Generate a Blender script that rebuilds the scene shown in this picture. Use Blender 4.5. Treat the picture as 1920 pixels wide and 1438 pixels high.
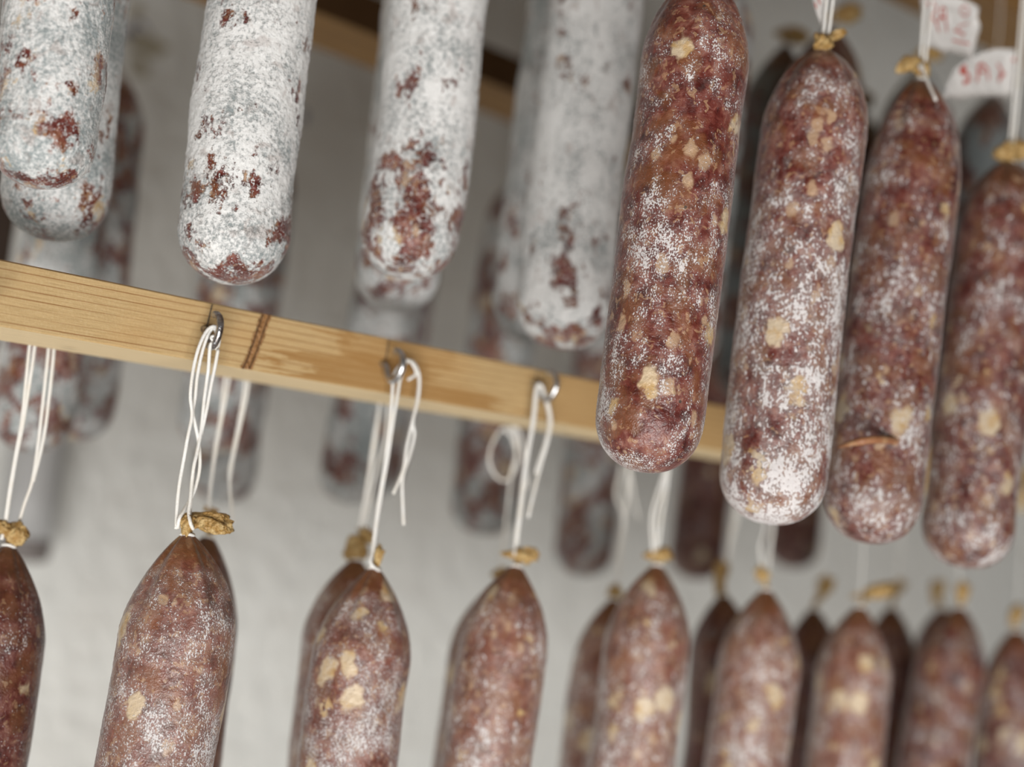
import bpy, bmesh, math, random
import numpy as np
from mathutils import Vector, Matrix, noise

for o in list(bpy.data.objects):
    bpy.data.objects.remove(o, do_unlink=True)
S = bpy.context.scene
COL = S.collection

# ------------------------------------------------------------------ camera
IMG_W, IMG_H, FPX = 1920.0, 1438.0, 2666.7
PITCH, ROLL = math.radians(5.76), math.radians(6.4)
EYE = Vector((0, 0, 1.5))
FWD = Vector((0, math.cos(PITCH), math.sin(PITCH)))
R0 = Vector((1, 0, 0)); U0 = Vector((0, -math.sin(PITCH), math.cos(PITCH)))
RGT = R0 * math.cos(ROLL) + U0 * math.sin(ROLL)
UPV = U0 * math.cos(ROLL) - R0 * math.sin(ROLL)
cam = bpy.data.cameras.new('camera')
cam.lens = 50; cam.sensor_width = 36; cam.sensor_fit = 'HORIZONTAL'
cam.clip_start = 0.01
cam.dof.use_dof = True
cam.dof.focus_distance = 0.775
cam.dof.aperture_fstop = 2.4
camo = bpy.data.objects.new('camera', cam); COL.objects.link(camo)
m = Matrix((RGT, UPV, -FWD)).transposed().to_4x4(); m.translation = EYE
camo.matrix_world = m
S.camera = camo

# ------------------------------------------------------------------ light and exposure
S.view_settings.view_transform = 'Standard'
S.view_settings.look = 'None'
S.view_settings.gamma = 1.0
S.view_settings.use_curve_mapping = False
S.view_settings.exposure = 0.0
S.cycles.max_bounces = 5; S.cycles.diffuse_bounces = 2; S.cycles.glossy_bounces = 2; S.cycles.transmission_bounces = 2
S.cycles.caustics_reflective = False; S.cycles.caustics_refractive = False
W = bpy.data.worlds.new('world'); S.world = W
W.use_nodes = True
W.node_tree.nodes['Background'].inputs[0].default_value = (0.86, 0.93, 1.0, 1)
W.node_tree.nodes['Background'].inputs[1].default_value = 0.05

def area(name, loc, aim, sx, sy, power, color):
    l = bpy.data.lights.new(name, 'AREA'); l.shape = 'RECTANGLE'
    l.size, l.size_y, l.energy, l.color = sx, sy, power, color
    o = bpy.data.objects.new(name, l); COL.objects.link(o)
    o.location = loc
    o.rotation_euler = (Vector(aim) - Vector(loc)).to_track_quat('-Z', 'Y').to_euler()
    return o
# daylight through the open shop door behind the photographer, low and wide
area('doorway_daylight', (0.38, -1.35, 0.40), (0.25, 1.0, 1.45), 2.2, 1.0, 94, (1.0, 0.985, 0.96))

# ------------------------------------------------------------------ helpers
def ray(px, py):
    return FWD + RGT * ((px - IMG_W / 2) / FPX) + UPV * ((IMG_H / 2 - py) / FPX)
vp = ray(4400, 1375); vp.z = 0
UD = vp.normalized()                       # along the rails
ND = Vector((-UD.y, UD.x, 0))              # away from the camera, across the rails
ZD = Vector((0, 0, 1))

class Plane:
    """vertical plane parallel to a rail: points with p . n = k (from the eye)"""
    def __init__(s, n, k): s.n, s.k = n, k
    def at(s, px, py, off=0.0):
        d = ray(px, py)
        return EYE + d * ((s.k + off) / d.dot(s.n))
    def depth(s, px, py):
        d = ray(px, py)
        return s.k / d.dot(s.n)
    def px(s, p, px, py):                   # length in metres of p pixels there
        return p / FPX * s.depth(px, py)

FACE, BACK = 0.755, 0.835
HK = 0.0105
PF = Plane(ND, FACE - HK); PFB = Plane(ND, BACK + HK)
PB = Plane(ND, 0.574)
def at_height(px, py, h):
    d = ray(px, py); return EYE + d * (h / d.z)
c1, c2 = at_height(597, 23, 0.42), at_height(1163, 254, 0.42)
UC = (c2 - c1); UC.z = 0; UC.normalize(); NC = Vector((-UC.y, UC.x, 0))
KC = (c1 - EYE).dot(NC)
PC = Plane(NC, KC - HK); PCB = Plane(NC, KC + 0.08 + HK)

def tag(o, label=None, cat=None, group=None, kind=None):
    if label: o['label'] = label
    if cat: o['category'] = cat
    if group: o['group'] = group
    if kind: o['kind'] = kind
    return o
def empty(name, loc=(0, 0, 0)):
    o = bpy.data.objects.new(name, None); COL.objects.link(o)
    o.location = loc; o.empty_display_size = 0.02
    return o
def mesh_obj(name, verts, faces, mat, parent=None, smooth=True, attrs=None):
    """verts in world space; made local to the parent"""
    off = parent_loc(parent)
    me = bpy.data.meshes.new(name)
    vv = [(v[0] - off.x, v[1] - off.y, v[2] - off.z) for v in verts]
    me.from_pydata(vv, [], faces)
    if smooth:
        me.polygons.foreach_set('use_smooth', [True] * len(me.polygons))
    if attrs:
        for k, vals in attrs.items():
            a = me.attributes.new(k, 'FLOAT', 'POINT'); a.data.foreach_set('value', vals)
    me.update()
    if mat: me.materials.append(mat)
    o = bpy.data.objects.new(name, me); COL.objects.link(o)
    if parent: o.parent = parent
    return o
def parent_loc(p):
    t = Vector((0, 0, 0))
    while p is not None:
        t += p.location; p = p.parent
    return t
def catmull(pts, n=8):
    P = [Vector(p) for p in pts]
    if len(P) < 3:
        return [P[0].lerp(P[-1], i / n) for i in range(n + 1)]
    P = [P[0] * 2 - P[1]] + P + [P[-1] * 2 - P[-2]]
    out = []
    for i in range(1, len(P) - 2):
        a, b, c, d = P[i - 1], P[i], P[i + 1], P[i + 2]
        for j in range(n):
            t = j / n
            out.append(0.5 * ((2 * b) + (c - a) * t + (2 * a - 5 * b + 4 * c - d) * t * t + (3 * b - a - 3 * c + d) * t ** 3))
    out.append(P[-2])
    return out
def frames(path):
    T = []
    for i in range(len(path)):
        a, b = path[max(i - 1, 0)], path[min(i + 1, len(path) - 1)]
        T.append((b - a).normalized())
    ref = Vector((0, 0, 1)) if abs(T[0].z) < 0.9 else Vector((0, 1, 0))
    nrm = T[0].cross(ref).normalized(); out = []
    for t in T:
        nrm = (nrm - t * nrm.dot(t)).normalized()
        out.append((t, nrm, t.cross(nrm)))
    return out
def tube(path, r, sides=8, cap=True):
    V, F = [], []
    fr = frames(path)
    rr = r if isinstance(r, (list, tuple)) else [r] * len(path)
    for p, (t, a, b), ri in zip(path, fr, rr):
        for k in range(sides):
            th = 2 * math.pi * k / sides
            V.append(p + a * (math.cos(th) * ri) + b * (math.sin(th) * ri))
    for i in range(len(path) - 1):
        for k in range(sides):
            k2 = (k + 1) % sides
            F.append((i * sides + k, i * sides + k2, (i + 1) * sides + k2, (i + 1) * sides + k))
    if cap:
        F.append(tuple(range(sides - 1, -1, -1)))
        n0 = (len(path) - 1) * sides
        F.append(tuple(range(n0, n0 + sides)))
    return V, F
def join(parts):
    V, F = [], []
    for v, f in parts:
        o = len(V); V += v; F += [tuple(i + o for i in q) for q in f]
    return V, F

# ------------------------------------------------------------------ materials
class NT:
    def __init__(s, name):
        s.m = bpy.data.materials.new(name); s.m.use_nodes = True
        s.t = s.m.node_tree; s.t.nodes.clear()
        s.out = s.t.nodes.new('ShaderNodeOutputMaterial')
        s.b = s.t.nodes.new('ShaderNodeBsdfPrincipled')
        s.t.links.new(s.b.outputs[0], s.out.inputs[0])
    def put(s, sock, v):
        if hasattr(v, 'is_output'): s.t.links.new(v, sock)
        else:
            if isinstance(v, (tuple, list)) and len(v) == 3 and sock.type == 'RGBA': v = (*v, 1)
            sock.default_value = v
    def n(s, typ, ins=None, out=0, **props):
        nd = s.t.nodes.new('ShaderNode' + typ)
        for k, v in props.items(): setattr(nd, k, v)
        for k, v in (ins or {}).items(): s.put(nd.inputs[k], v)
        return nd.outputs[out]
    def math(s, op, a, b=0.0, clamp=False):
        nd = s.t.nodes.new('ShaderNodeMath'); nd.operation = op; nd.use_clamp = clamp
        s.put(nd.inputs[0], a); s.put(nd.inputs[1], b)
        return nd.outputs[0]
    def noise(s, vec, scale, detail=2.0, rough=0.5, dist=0.0, out=0):
        return s.n('TexNoise', {'Vector': vec, 'Scale': scale, 'Detail': detail, 'Roughness': rough, 'Distortion': dist}, out)
    def step(s, v, lo, hi):
        return s.n('MapRange', {0: v, 1: lo, 2: hi, 3: 0.0, 4: 1.0}, interpolation_type='SMOOTHSTEP')
    def mix(s, f, a, b, mode='MIX'):
        nd = s.t.nodes.new('ShaderNodeMix'); nd.data_type = 'RGBA'; nd.blend_type = mode
        s.put(nd.inputs[0], f); s.put(nd.inputs[6], a); s.put(nd.inputs[7], b)
        return nd.outputs[2]
    def ramp(s, f, stops):
        nd = s.t.nodes.new('ShaderNodeValToRGB'); s.t.links.new(f, nd.inputs[0])
        e = nd.color_ramp.elements
        while len(e) < len(stops): e.new(0.5)
        for el, (p, c) in zip(e, stops): el.position = p; el.color = (*c, 1)
        return nd.outputs[0]
    def vadd(s, a, b):
        nd = s.t.nodes.new('ShaderNodeVectorMath'); s.put(nd.inputs[0], a); s.put(nd.inputs[1], b); return nd.outputs[0]
    def vscale(s, a, k):
        nd = s.t.nodes.new('ShaderNodeVectorMath'); nd.operation = 'SCALE'; s.put(nd.inputs[0], a); s.put(nd.inputs[3], k); return nd.outputs[0]
    def vmul(s, a, k):
        nd = s.t.nodes.new('ShaderNodeVectorMath'); nd.operation = 'MULTIPLY'; s.put(nd.inputs[0], a); s.put(nd.inputs[1], k); return nd.outputs[0]

def sausage_mat(name, kind='red', mold=0.0, patch=0.35, haze=0.1, fat=0.34, gloss=0.32, pink=0.0, spk=950.0, bare=0.58, grey=0.5, seed=0.0, grow=0.0, endbare=0.0, dim=1.0, relief=False):
    """cured meat under a casing: red lean, cream fat pieces, powdery mould. kind: red | white"""
    t = NT(name)
    oc = t.n('TexCoord', out=3)
    rnd = t.n('ObjectInfo', out=5)
    P = t.vadd(oc, t.vscale(t.n('CombineXYZ', {0: rnd, 1: 1.0, 2: rnd}), 17.3 + seed))
    wv = t.n('VectorMath', {0: t.noise(P, 160.0, 2.0, out=1), 1: (0.5, 0.5, 0.5)}, operation='SUBTRACT')
    PW = t.vadd(P, t.vscale(wv, 0.0065))
    rear = t.n('Attribute', out=2, attribute_name='rear')          # metres from the free end
    axial = t.n('Attribute', out=2, attribute_name='axial')      # metres from the tied end
    # lean meat
    n1 = t.noise(PW, 85.0, 4.0, 0.62)
    n2 = t.noise(PW, 260.0, 3.0, 0.6)
    f = t.math('ADD', t.math('MULTIPLY', n1, 0.72), t.math('MULTIPLY', n2, 0.28))
    lean = t.ramp(f, [(0.35, (0.040, 0.0055, 0.004)), (0.45, (0.098, 0.0155, 0.011)), (0.53, (0.155, 0.037, 0.027)), (0.61, (0.25, 0.10, 0.073)), (0.71, (0.37, 0.21, 0.15))])
    n3 = t.noise(P, 60.0, 2.0)
    lean = t.mix(t.math('MULTIPLY', t.step(n3, 0.47, 0.63), 0.6), lean, (0.20, 0.075, 0.026))     # brownish areas
    if pink: lean = t.mix(pink, lean, (0.42, 0.22, 0.135))
    # fat: a few big pieces, many ragged small ones
    wv2 = t.n('VectorMath', {0: t.noise(P, 75.0, 3.0, 0.6, out=1), 1: (0.5, 0.5, 0.5)}, operation='SUBTRACT')
    PX = t.vadd(PW, t.vscale(wv2, 0.013))
    v = t.t.nodes.new('ShaderNodeTexVoronoi'); v.inputs['Scale'].default_value = 58.0
    t.put(v.inputs['Vector'], t.vmul(PX, (1.0, 1.0, 0.75)))
    sep = t.n('SeparateColor', {0: v.outputs['Color']}); c1_ = sep.node.outputs[1]
    rad = t.math('MULTIPLY_ADD', c1_, 0.34); rad.node.inputs[2].default_value = 0.14
    b1 = t.math('MULTIPLY', t.math('LESS_THAN', sep, fat), t.step(t.math('SUBTRACT', rad, v.outputs['Distance']), -0.05, 0.12))
    PS = t.vadd(PX, (3.1, 1.7, 5.3))
    v2_ = t.t.nodes.new('ShaderNodeTexVoronoi'); v2_.inputs['Scale'].default_value = 112.0
    t.put(v2_.inputs['Vector'], t.vmul(t.vadd(PW, (3.1, 1.7, 5.3)), (1.0, 1.0, 0.7)))
    sp2 = t.n('SeparateColor', {0: v2_.outputs['Color']})
    rd2 = t.math('MULTIPLY_ADD', sp2.node.outputs[1], 0.36); rd2.node.inputs[2].default_value = 0.10
    b2 = t.math('MULTIPLY', t.math('LESS_THAN', sp2, fat * 0.95), t.step(t.math('SUBTRACT', rd2, v2_.outputs['Distance']), -0.08, 0.14))
    b3 = t.step(t.noise(PS, 240.0, 1.5, 0.5), 0.63 - fat * 0.10, 0.70 - fat * 0.10)
    fatc = t.mix(c1_, (0.60, 0.42, 0.20), (0.66, 0.55, 0.40))
    fatc = t.mix(t.step(t.noise(P, 120.0), 0.45, 0.7), fatc, (0.55, 0.36, 0.15))
    col = t.mix(t.math('MULTIPLY', b3, 0.5), lean, (0.46, 0.28, 0.155))
    col = t.mix(t.math('MULTIPLY', b2, 0.66), col, t.mix(n2, (0.46, 0.27, 0.13), (0.62, 0.47, 0.33)))
    col = t.mix(t.math('MULTIPLY', b1, 0.86), col, fatc)
    # pepper grains
    vp_ = t.t.nodes.new('ShaderNodeTexVoronoi'); vp_.inputs['Scale'].default_value = 130.0; t.put(vp_.inputs['Vector'], P)
    pep = t.math('MULTIPLY', t.math('LESS_THAN', vp_.outputs['Distance'], 0.12), t.math('GREATER_THAN', t.n('SeparateColor', {0: vp_.outputs['Color']}), 0.9))
    col = t.mix(t.math('MULTIPLY', pep, 0.85), col, (0.03, 0.025, 0.02))
    # amber, empty casing towards the tied end
    tip = t.math('SUBTRACT', 1.0, t.step(t.math('ADD', axial, t.math('MULTIPLY', t.math('SUBTRACT', n1, 0.5), 0.02)), 0.004, 0.022))
    col = t.mix(t.math('MULTIPLY', tip, 0.75), col, (0.15, 0.055, 0.016))
    # mould
    p1 = t.noise(P, 42.0, 3.0, 0.55)
    p2 = t.noise(t.vmul(P, (1.0, 1.0, 0.45)), 150.0, 3.0, 0.55)
    fine = t.noise(t.vmul(P, (1.0, 1.0, 0.75)), spk, 2.0, 0.55)
    gran = t.noise(P, 330.0, 3.0, 0.65)
    if kind == 'red':
        amt = t.math('ADD', t.math('MULTIPLY', t.math('SUBTRACT', p1, 0.5), patch * 1.6), t.math('MULTIPLY', t.math('SUBTRACT', p2, 0.5), patch * 1.2))
        amt = t.math('ADD', amt, mold)
        if grow: amt = t.math('ADD', amt, t.math('MULTIPLY', t.math('SUBTRACT', axial, 0.13), grow))
        amt = t.math('SUBTRACT', amt, t.math('MULTIPLY', tip, 0.3))
        amt = t.math('SUBTRACT', amt, t.math('MULTIPLY', b1, 0.10))
        mask = t.step(t.math('ADD', fine, amt), 0.585, 0.665)
        hz = t.math('MULTIPLY', t.step(t.math('ADD', t.math('MULTIPLY', amt, 0.9), t.math('MULTIPLY', gran, 0.25)), -0.02, 0.30), haze)
        col = t.mix(hz, col, (0.50, 0.445, 0.42))
        mc = t.mix(gran, (0.56, 0.53, 0.53), (0.80, 0.77, 0.76))
        col = t.mix(t.math('MULTIPLY', mask, 0.88), col, mc)
        t.put(t.b.inputs['Roughness'], t.math('MULTIPLY_ADD', mask, 0.45)); t.b.inputs['Roughness'].links[0].from_node.inputs[2].default_value = gloss
        hgt = t.math('ADD', t.math('MULTIPLY', mask, 0.00022), t.math('MULTIPLY', n2, 0.0010))
        hgt = t.math('ADD', hgt, t.math('MULTIPLY', fine, 0.00025))
        if not relief: hgt = t.math('ADD', t.math('MULTIPLY', gran, 0.0008), t.math('MULTIPLY', fine, 0.0003))
    else:
        amt = t.math('ADD', t.math('MULTIPLY', t.math('SUBTRACT', p1, 0.5), 1.5), t.math('MULTIPLY', t.math('SUBTRACT', gran, 0.5), 0.55))
        amt = t.math('ADD', amt, t.math('MULTIPLY', t.math('SUBTRACT', p2, 0.5), 0.6))
        if endbare: amt = t.math('ADD', amt, t.math('MULTIPLY', t.math('SUBTRACT', 1.0, t.step(rear, 0.015, 0.085)), endbare))
        cover = t.math('ADD', 0.5, amt)                       # mould grown thick where high
        mask = t.math('SUBTRACT', 1.0, t.step(cover, bare, bare + 0.10))
        flour = t.step(t.math('ADD', t.math('MULTIPLY', t.noise(P, 480.0, 4.0, 0.7), 0.75), t.math('ADD', t.math('MULTIPLY', p2, 0.3), t.math('MULTIPLY', t.math('SUBTRACT', t.noise(P, 26.0, 2.0), 0.5), 0.45))), 0.36 + 0.26 * (grey - 0.5), 0.62 + 0.26 * (grey - 0.5))
        mc = t.mix(flour, t.mix(p2, (0.20, 0.235, 0.235), (0.33, 0.36, 0.365)), t.mix(fine, (0.60, 0.60, 0.595), (0.86, 0.85, 0.83)))
        mc = t.mix(t.math('MULTIPLY', t.step(t.noise(P, 75.0, 3.0, 0.6, 0.5), 0.56, 0.68), 0.35), mc, (0.25, 0.16, 0.13))
        thin = t.step(t.math('ADD', fine, t.math('MULTIPLY', t.math('SUBTRACT', gran, 0.5), 0.8)), 0.60, 0.66)   # crumbs on the bare spots
        mask = t.math('MAXIMUM', mask, t.math('MULTIPLY', thin, 0.85))
        col = t.mix(mask, col, mc)
        t.put(t.b.inputs['Roughness'], t.math('MULTIPLY_ADD', mask, 0.6)); t.b.inputs['Roughness'].links[0].from_node.inputs[2].default_value = 0.3
        hgt = t.math('ADD', t.math('MULTIPLY', mask, 0.0010), t.math('MULTIPLY', flour, 0.0006))
        hgt = t.math('ADD', hgt, t.math('MULTIPLY', gran, 0.0010))
        if not relief: hgt = t.math('MULTIPLY', gran, 0.0016)
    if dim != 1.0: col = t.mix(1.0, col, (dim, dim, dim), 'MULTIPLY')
    t.put(t.b.inputs['Base Color'], col)
    t.b.inputs['Specular IOR Level'].default_value = 0.5
    t.b.inputs['Sheen Weight'].default_value = 0.22; t.b.inputs['Sheen Roughness'].default_value = 0.35
    bp = t.t.nodes.new('ShaderNodeBump'); bp.inputs['Strength'].default_value = 0.9; bp.inputs['Distance'].default_value = 1.0
    t.put(bp.inputs['Height'], hgt); t.put(t.b.inputs['Normal'], bp.outputs[0])
    return t.m

M = {}
M['hero'] = sausage_mat('salami_red_speckled', mold=-0.02, patch=0.46, haze=0.16, fat=0.24, spk=1150, grow=0.30, relief=True)
M['dusty'] = sausage_mat('salami_red_dusty', mold=-0.005, patch=0.46, haze=0.45, fat=0.26, spk=600, gloss=0.4, grow=0.7, relief=True)
M['dull'] = sausage_mat('salami_red_dull', dim=0.86, mold=-0.03, patch=0.36, haze=0.40, fat=0.26, spk=480, gloss=0.42, grow=0.3)
M['bloom'] = sausage_mat('salami_pink_bloom', mold=0.045, patch=0.34, haze=0.32, fat=0.42, pink=0.12, spk=1150, gloss=0.34, grow=0.5, relief=True)
M['soft'] = sausage_mat('salami_pink_soft', mold=0.01, patch=0.30, haze=0.46, fat=0.40, pink=0.22, spk=500, gloss=0.36, grow=0.4)
M['dark'] = sausage_mat('salami_dark', mold=-0.05, patch=0.28, haze=0.12, fat=0.16, spk=1000, gloss=0.4, dim=0.66)  # dim works the shade from neighbouring salami into the colour
M['white'] = sausage_mat('salami_white_mould', kind='white', bare=0.69, grey=0.27, endbare=0.25, relief=True)
M['white2'] = sausage_mat('salami_grey_mould', kind='white', bare=0.63, grey=0.52, endbare=0.12)
M['blue'] = sausage_mat('salami_blue_grey_mould', kind='white', bare=0.52, grey=0.66)
M['deep'] = sausage_mat('salami_shaded_grey_mould', kind='white', bare=0.42, grey=1.15, dim=0.5)  # shade behind the near red row is put into the colour
M['bluered'] = sausage_mat('salami_red_with_grey_mould', kind='white', bare=0.45, grey=0.68)

def simple(name, color, rough=0.6, metal=0.0, bump=None, var=None, spec=0.5):
    t = NT(name); c = color
    oc = t.n('TexCoord', out=3)
    if var:
        sc, amt, c2 = var
        c = t.mix(t.math('MULTIPLY', t.step(t.noise(oc, sc, 4.0, 0.6), 0.4, 0.65), amt), color, c2)
    t.put(t.b.inputs['Base Color'], c)
    t.b.inputs['Roughness'].default_value = rough; t.b.inputs['Metallic'].default_value = metal
    t.b.inputs['Specular IOR Level'].default_value = spec
    if bump:
        bp = t.t.nodes.new('ShaderNodeBump'); bp.inputs['Distance'].default_value = bump[1]
        t.put(bp.inputs['Height'], t.noise(oc, bump[0], 3.0)); t.put(t.b.inputs['Normal'], bp.outputs[0])
    return t.m
M['string'] = simple('white_cotton_string', (0.90, 0.885, 0.85), 0.85, bump=(1800.0, 0.0006), var=(70.0, 0.35, (0.78, 0.70, 0.57)))
M['tail'] = simple('dried_casing_end', (0.37, 0.21, 0.06), 0.42, bump=(420.0, 0.003), var=(230.0, 0.9, (0.56, 0.40, 0.18)))
M['steel'] = simple('zinc_wire', (0.50, 0.51, 0.53), 0.32, 0.95, bump=(300.0, 0.0008), var=(240.0, 0.8, (0.13, 0.085, 0.06)))
M['steel2'] = simple('bright_zinc_wire', (0.62, 0.63, 0.65), 0.28, 0.95, var=(180.0, 0.35, (0.2, 0.17, 0.15)))
M['pencil'] = simple('pencil_graphite', (0.05, 0.045, 0.04), 0.7)
M['paper'] = simple('paper', (0.60, 0.575, 0.555), 0.85, bump=(140.0, 0.0015))
M['ink'] = simple('red_ink', (0.40, 0.045, 0.03), 0.7, var=(260.0, 0.5, (0.50, 0.17, 0.13)))
M['blueink'] = simple('blue_ink', (0.10, 0.105, 0.21), 0.8, var=(60.0, 0.6, (0.27, 0.26, 0.30)))
M['yellowstain'] = simple('yellow_stain', (0.42, 0.37, 0.25), 0.9, var=(40.0, 0.9, (0.52, 0.49, 0.42)))
M['post'] = simple('dark_stained_wood', (0.035, 0.02, 0.012), 0.6)
M['cylinder'] = simple('plain_grey', (0.47, 0.465, 0.46), 0.5)
M['cylinder_cap'] = simple('plain_dark_grey', (0.20, 0.175, 0.165), 0.6)

def wood_mat(name, light, dark, line, stain, spots=(), under=None, face=None):
    """object x runs along the rail, y is its depth, z its height"""
    t = NT(name)
    oc = t.n('TexCoord', out=3)
    wob = t.noise(t.vmul(oc, (2.0, 8.0, 6.0)), 1.0, 2.0)
    sep = t.t.nodes.new('ShaderNodeSeparateXYZ'); t.put(sep.inputs[0], oc)
    x, y, z = sep.outputs
    # growth rings: sheets tilted slightly against the board
    g = t.math('ADD', t.math('MULTIPLY', z, 215.0), t.math('MULTIPLY', y, 46.0))
    g = t.math('ADD', g, t.math('ADD', t.math('MULTIPLY', x, -2.2), t.math('MULTIPLY', wob, 2.4)))
    fr = t.math('FRACT', g)
    ln = t.math('MULTIPLY', t.step(fr, 0.78, 0.94), t.math('SUBTRACT', 1.0, t.step(fr, 0.95, 1.0)))
    ln = t.math('MULTIPLY', ln, t.step(t.noise(t.vmul(oc, (6.0, 30.0, 60.0)), 1.0, 2.0), 0.25, 0.5))
    grain = t.noise(t.vmul(oc, (60.0, 900.0, 900.0)), 1.0, 3.0, 0.6)
    saw = t.noise(t.vmul(oc, (700.0, 300.0, 500.0)), 1.0, 2.0, 0.6)
    base = t.mix(t.step(grain, 0.3, 0.75), light, dark)
    base = t.mix(t.math('MULTIPLY', t.step(saw, 0.45, 0.7), 0.22), base, (0.60, 0.46, 0.27))
    blot = t.noise(t.vmul(oc, (9.0, 20.0, 22.0)), 1.0, 3.0, 0.55)
    base = t.mix(t.math('MULTIPLY', t.step(blot, 0.5, 0.72), 0.35), base, stain)
    base = t.mix(t.math('MULTIPLY', ln, 0.92), base, line)
    for (x0, x1, z0, z1, soft, amt, c) in spots:           # glaze left on the face, with ragged grain-wise edges
        rag = t.math('MULTIPLY', t.math('SUBTRACT', t.noise(t.vmul(oc, (28.0, 60.0, 330.0)), 1.0, 3.0, 0.6), 0.5), 0.16)
        xx = t.math('ADD', x, rag)
        mk = t.math('MULTIPLY', t.step(xx, x0 - soft, x0 + soft), t.math('SUBTRACT', 1.0, t.step(xx, x1 - soft, x1 + soft)))
        zr = t.math('ADD', z, t.math('MULTIPLY', rag, 0.03))
        mk = t.math('MULTIPLY', mk, t.math('MULTIPLY', t.step(zr, z0 - 0.002, z0 + 0.002), t.math('SUBTRACT', 1.0, t.step(zr, z1 - 0.002, z1 + 0.002))))
        mk = t.math('MULTIPLY', mk, t.math('LESS_THAN', y, 0.0006))
        base = t.mix(t.math('MULTIPLY', mk, amt), base, c)
    if under:                                              # underside lightened: light from below mixed into the colour
        um = t.math('LESS_THAN', z, 0.0012)
        um = t.math('MULTIPLY', um, t.math('GREATER_THAN', y, 0.0012))
        base = t.mix(t.math('MULTIPLY', um, 0.85), base, t.mix(t.step(grain, 0.3, 0.75), under, tuple(c * 0.9 for c in under)))
    if face:                                               # front edge darkened: shade of the hanging rows put into the colour
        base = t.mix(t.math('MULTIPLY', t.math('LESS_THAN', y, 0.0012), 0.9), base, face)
    t.put(t.b.inputs['Base Color'], base)
    t.b.inputs['Roughness'].default_value = 0.55
    t.b.inputs['Specular IOR Level'].default_value = 0.35
    bp = t.t.nodes.new('ShaderNodeBump'); bp.inputs['Distance'].default_value = 1.0; bp.inputs['Strength'].default_value = 0.8
    t.put(bp.inputs['Height'], t.math('ADD', t.math('MULTIPLY', grain, 0.00035), t.math('MULTIPLY', saw, 0.0002)))
    t.put(t.b.inputs['Normal'], bp.outputs[0])
    return t.m

def wall_mat():
    t = NT('limewashed_wall')
    oc = t.n('TexCoord', out=3)
    n1 = t.noise(oc, 3.0, 4.0, 0.6); n2 = t.noise(t.vmul(oc, (1.0, 1.0, 3.0)), 14.0, 4.0, 0.6)
    c = t.mix(t.step(n1, 0.35, 0.7), (0.80, 0.80, 0.765), (0.75, 0.74, 0.70))
    c = t.mix(t.math('MULTIPLY', t.step(n2, 0.52, 0.7), 0.3), c, (0.68, 0.65, 0.60))
    t.put(t.b.inputs['Base Color'], c)
    t.b.inputs['Roughness'].default_value = 0.9
    bp = t.t.nodes.new('ShaderNodeBump'); bp.inputs['Distance'].default_value = 0.01
    t.put(bp.inputs['Height'], t.noise(oc, 40.0, 4.0)); t.put(t.b.inputs['Normal'], bp.outputs[0])
    return t.m
M['wall'] = wall_mat()
M['floor'] = simple('pale_tile', (0.62, 0.61, 0.58), 0.5, var=(5.0, 0.4, (0.5, 0.49, 0.46)))
M['ceil'] = simple('wooden_ceiling', (0.20, 0.13, 0.07), 0.9)

# ------------------------------------------------------------------ the room
def frame_pt(u, n, z, U=UD, N=ND):
    return EYE + U * u + N * n + ZD * z
def slab(name, u0, u1, n0, n1, z0, z1, mat, kind='structure', U=UD, N=ND):
    V = [frame_pt(u, n, z, U, N) for u in (u0, u1) for n in (n0, n1) for z in (z0, z1)]
    F = [(0, 1, 3, 2), (4, 6, 7, 5), (0, 4, 5, 1), (2, 3, 7, 6), (0, 2, 6, 4), (1, 5, 7, 3)]
    o = mesh_obj(name, V, F, mat, smooth=False)
    o['kind'] = kind
    return o
KW = 1.58
wall = slab('wall_back', -2.6, 4.2, KW, KW + 0.12, -1.5, 1.5, M['wall'])
wall['label'] = 'pale limewashed wall behind the hanging salami'
fl = slab('floor', -2.6, 4.2, -3.2, KW, -1.6, -1.5, M['floor']); fl['label'] = 'pale floor below the racks'
ce = slab('ceiling', -2.6, 4.2, -0.5, KW, 1.15, 1.25, M['ceil']); ce['label'] = 'dark ceiling above the racks'

def blob_decal(name, px, py, w, h, mat, seed, hole=0.0):
    """irregular flat mark on the wall"""
    pl = Plane(ND, KW - 0.0006); rs = random.Random(seed); c = pl.at(px, py)
    V = []; n = 28
    sx, sy = pl.px(w / 2, px, py), pl.px(h / 2, px, py)
    for i in range(n):
        th = 2 * math.pi * i / n; r = 1 + 0.35 * noise.noise(Vector((math.cos(th) * 1.6, math.sin(th) * 1.6, seed)))
        V.append(c + UD * (math.cos(th) * sx * r * 1.25) + ZD * (math.sin(th) * sy * r))
    if hole:
        V += [c + (v - c) * hole for v in V]
        F = [(i, (i + 1) % n, n + (i + 1) % n, n + i) for i in range(n)]
    else: F = [tuple(range(n))]
    return mesh_obj(name, V, F, mat, wall, smooth=False)
blob_decal('ink_stain', 243, 64, 20, 30, M['blueink'], 3.1)
blob_decal('ink_stain', 262, 66, 34, 52, M['blueink'], 5.2, 0.72)
blob_decal('ink_stain', 568, 217, 14, 26, M['blueink'], 8.0)
blob_decal('damp_stain', 278, 84, 60, 40, M['yellowstain'], 2.2)
blob_decal('damp_stain', 258, 125, 34, 46, M['yellowstain'], 4.2)
blob_decal('damp_stain', 256, 22, 20, 40, M['yellowstain'], 6.2)

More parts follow.
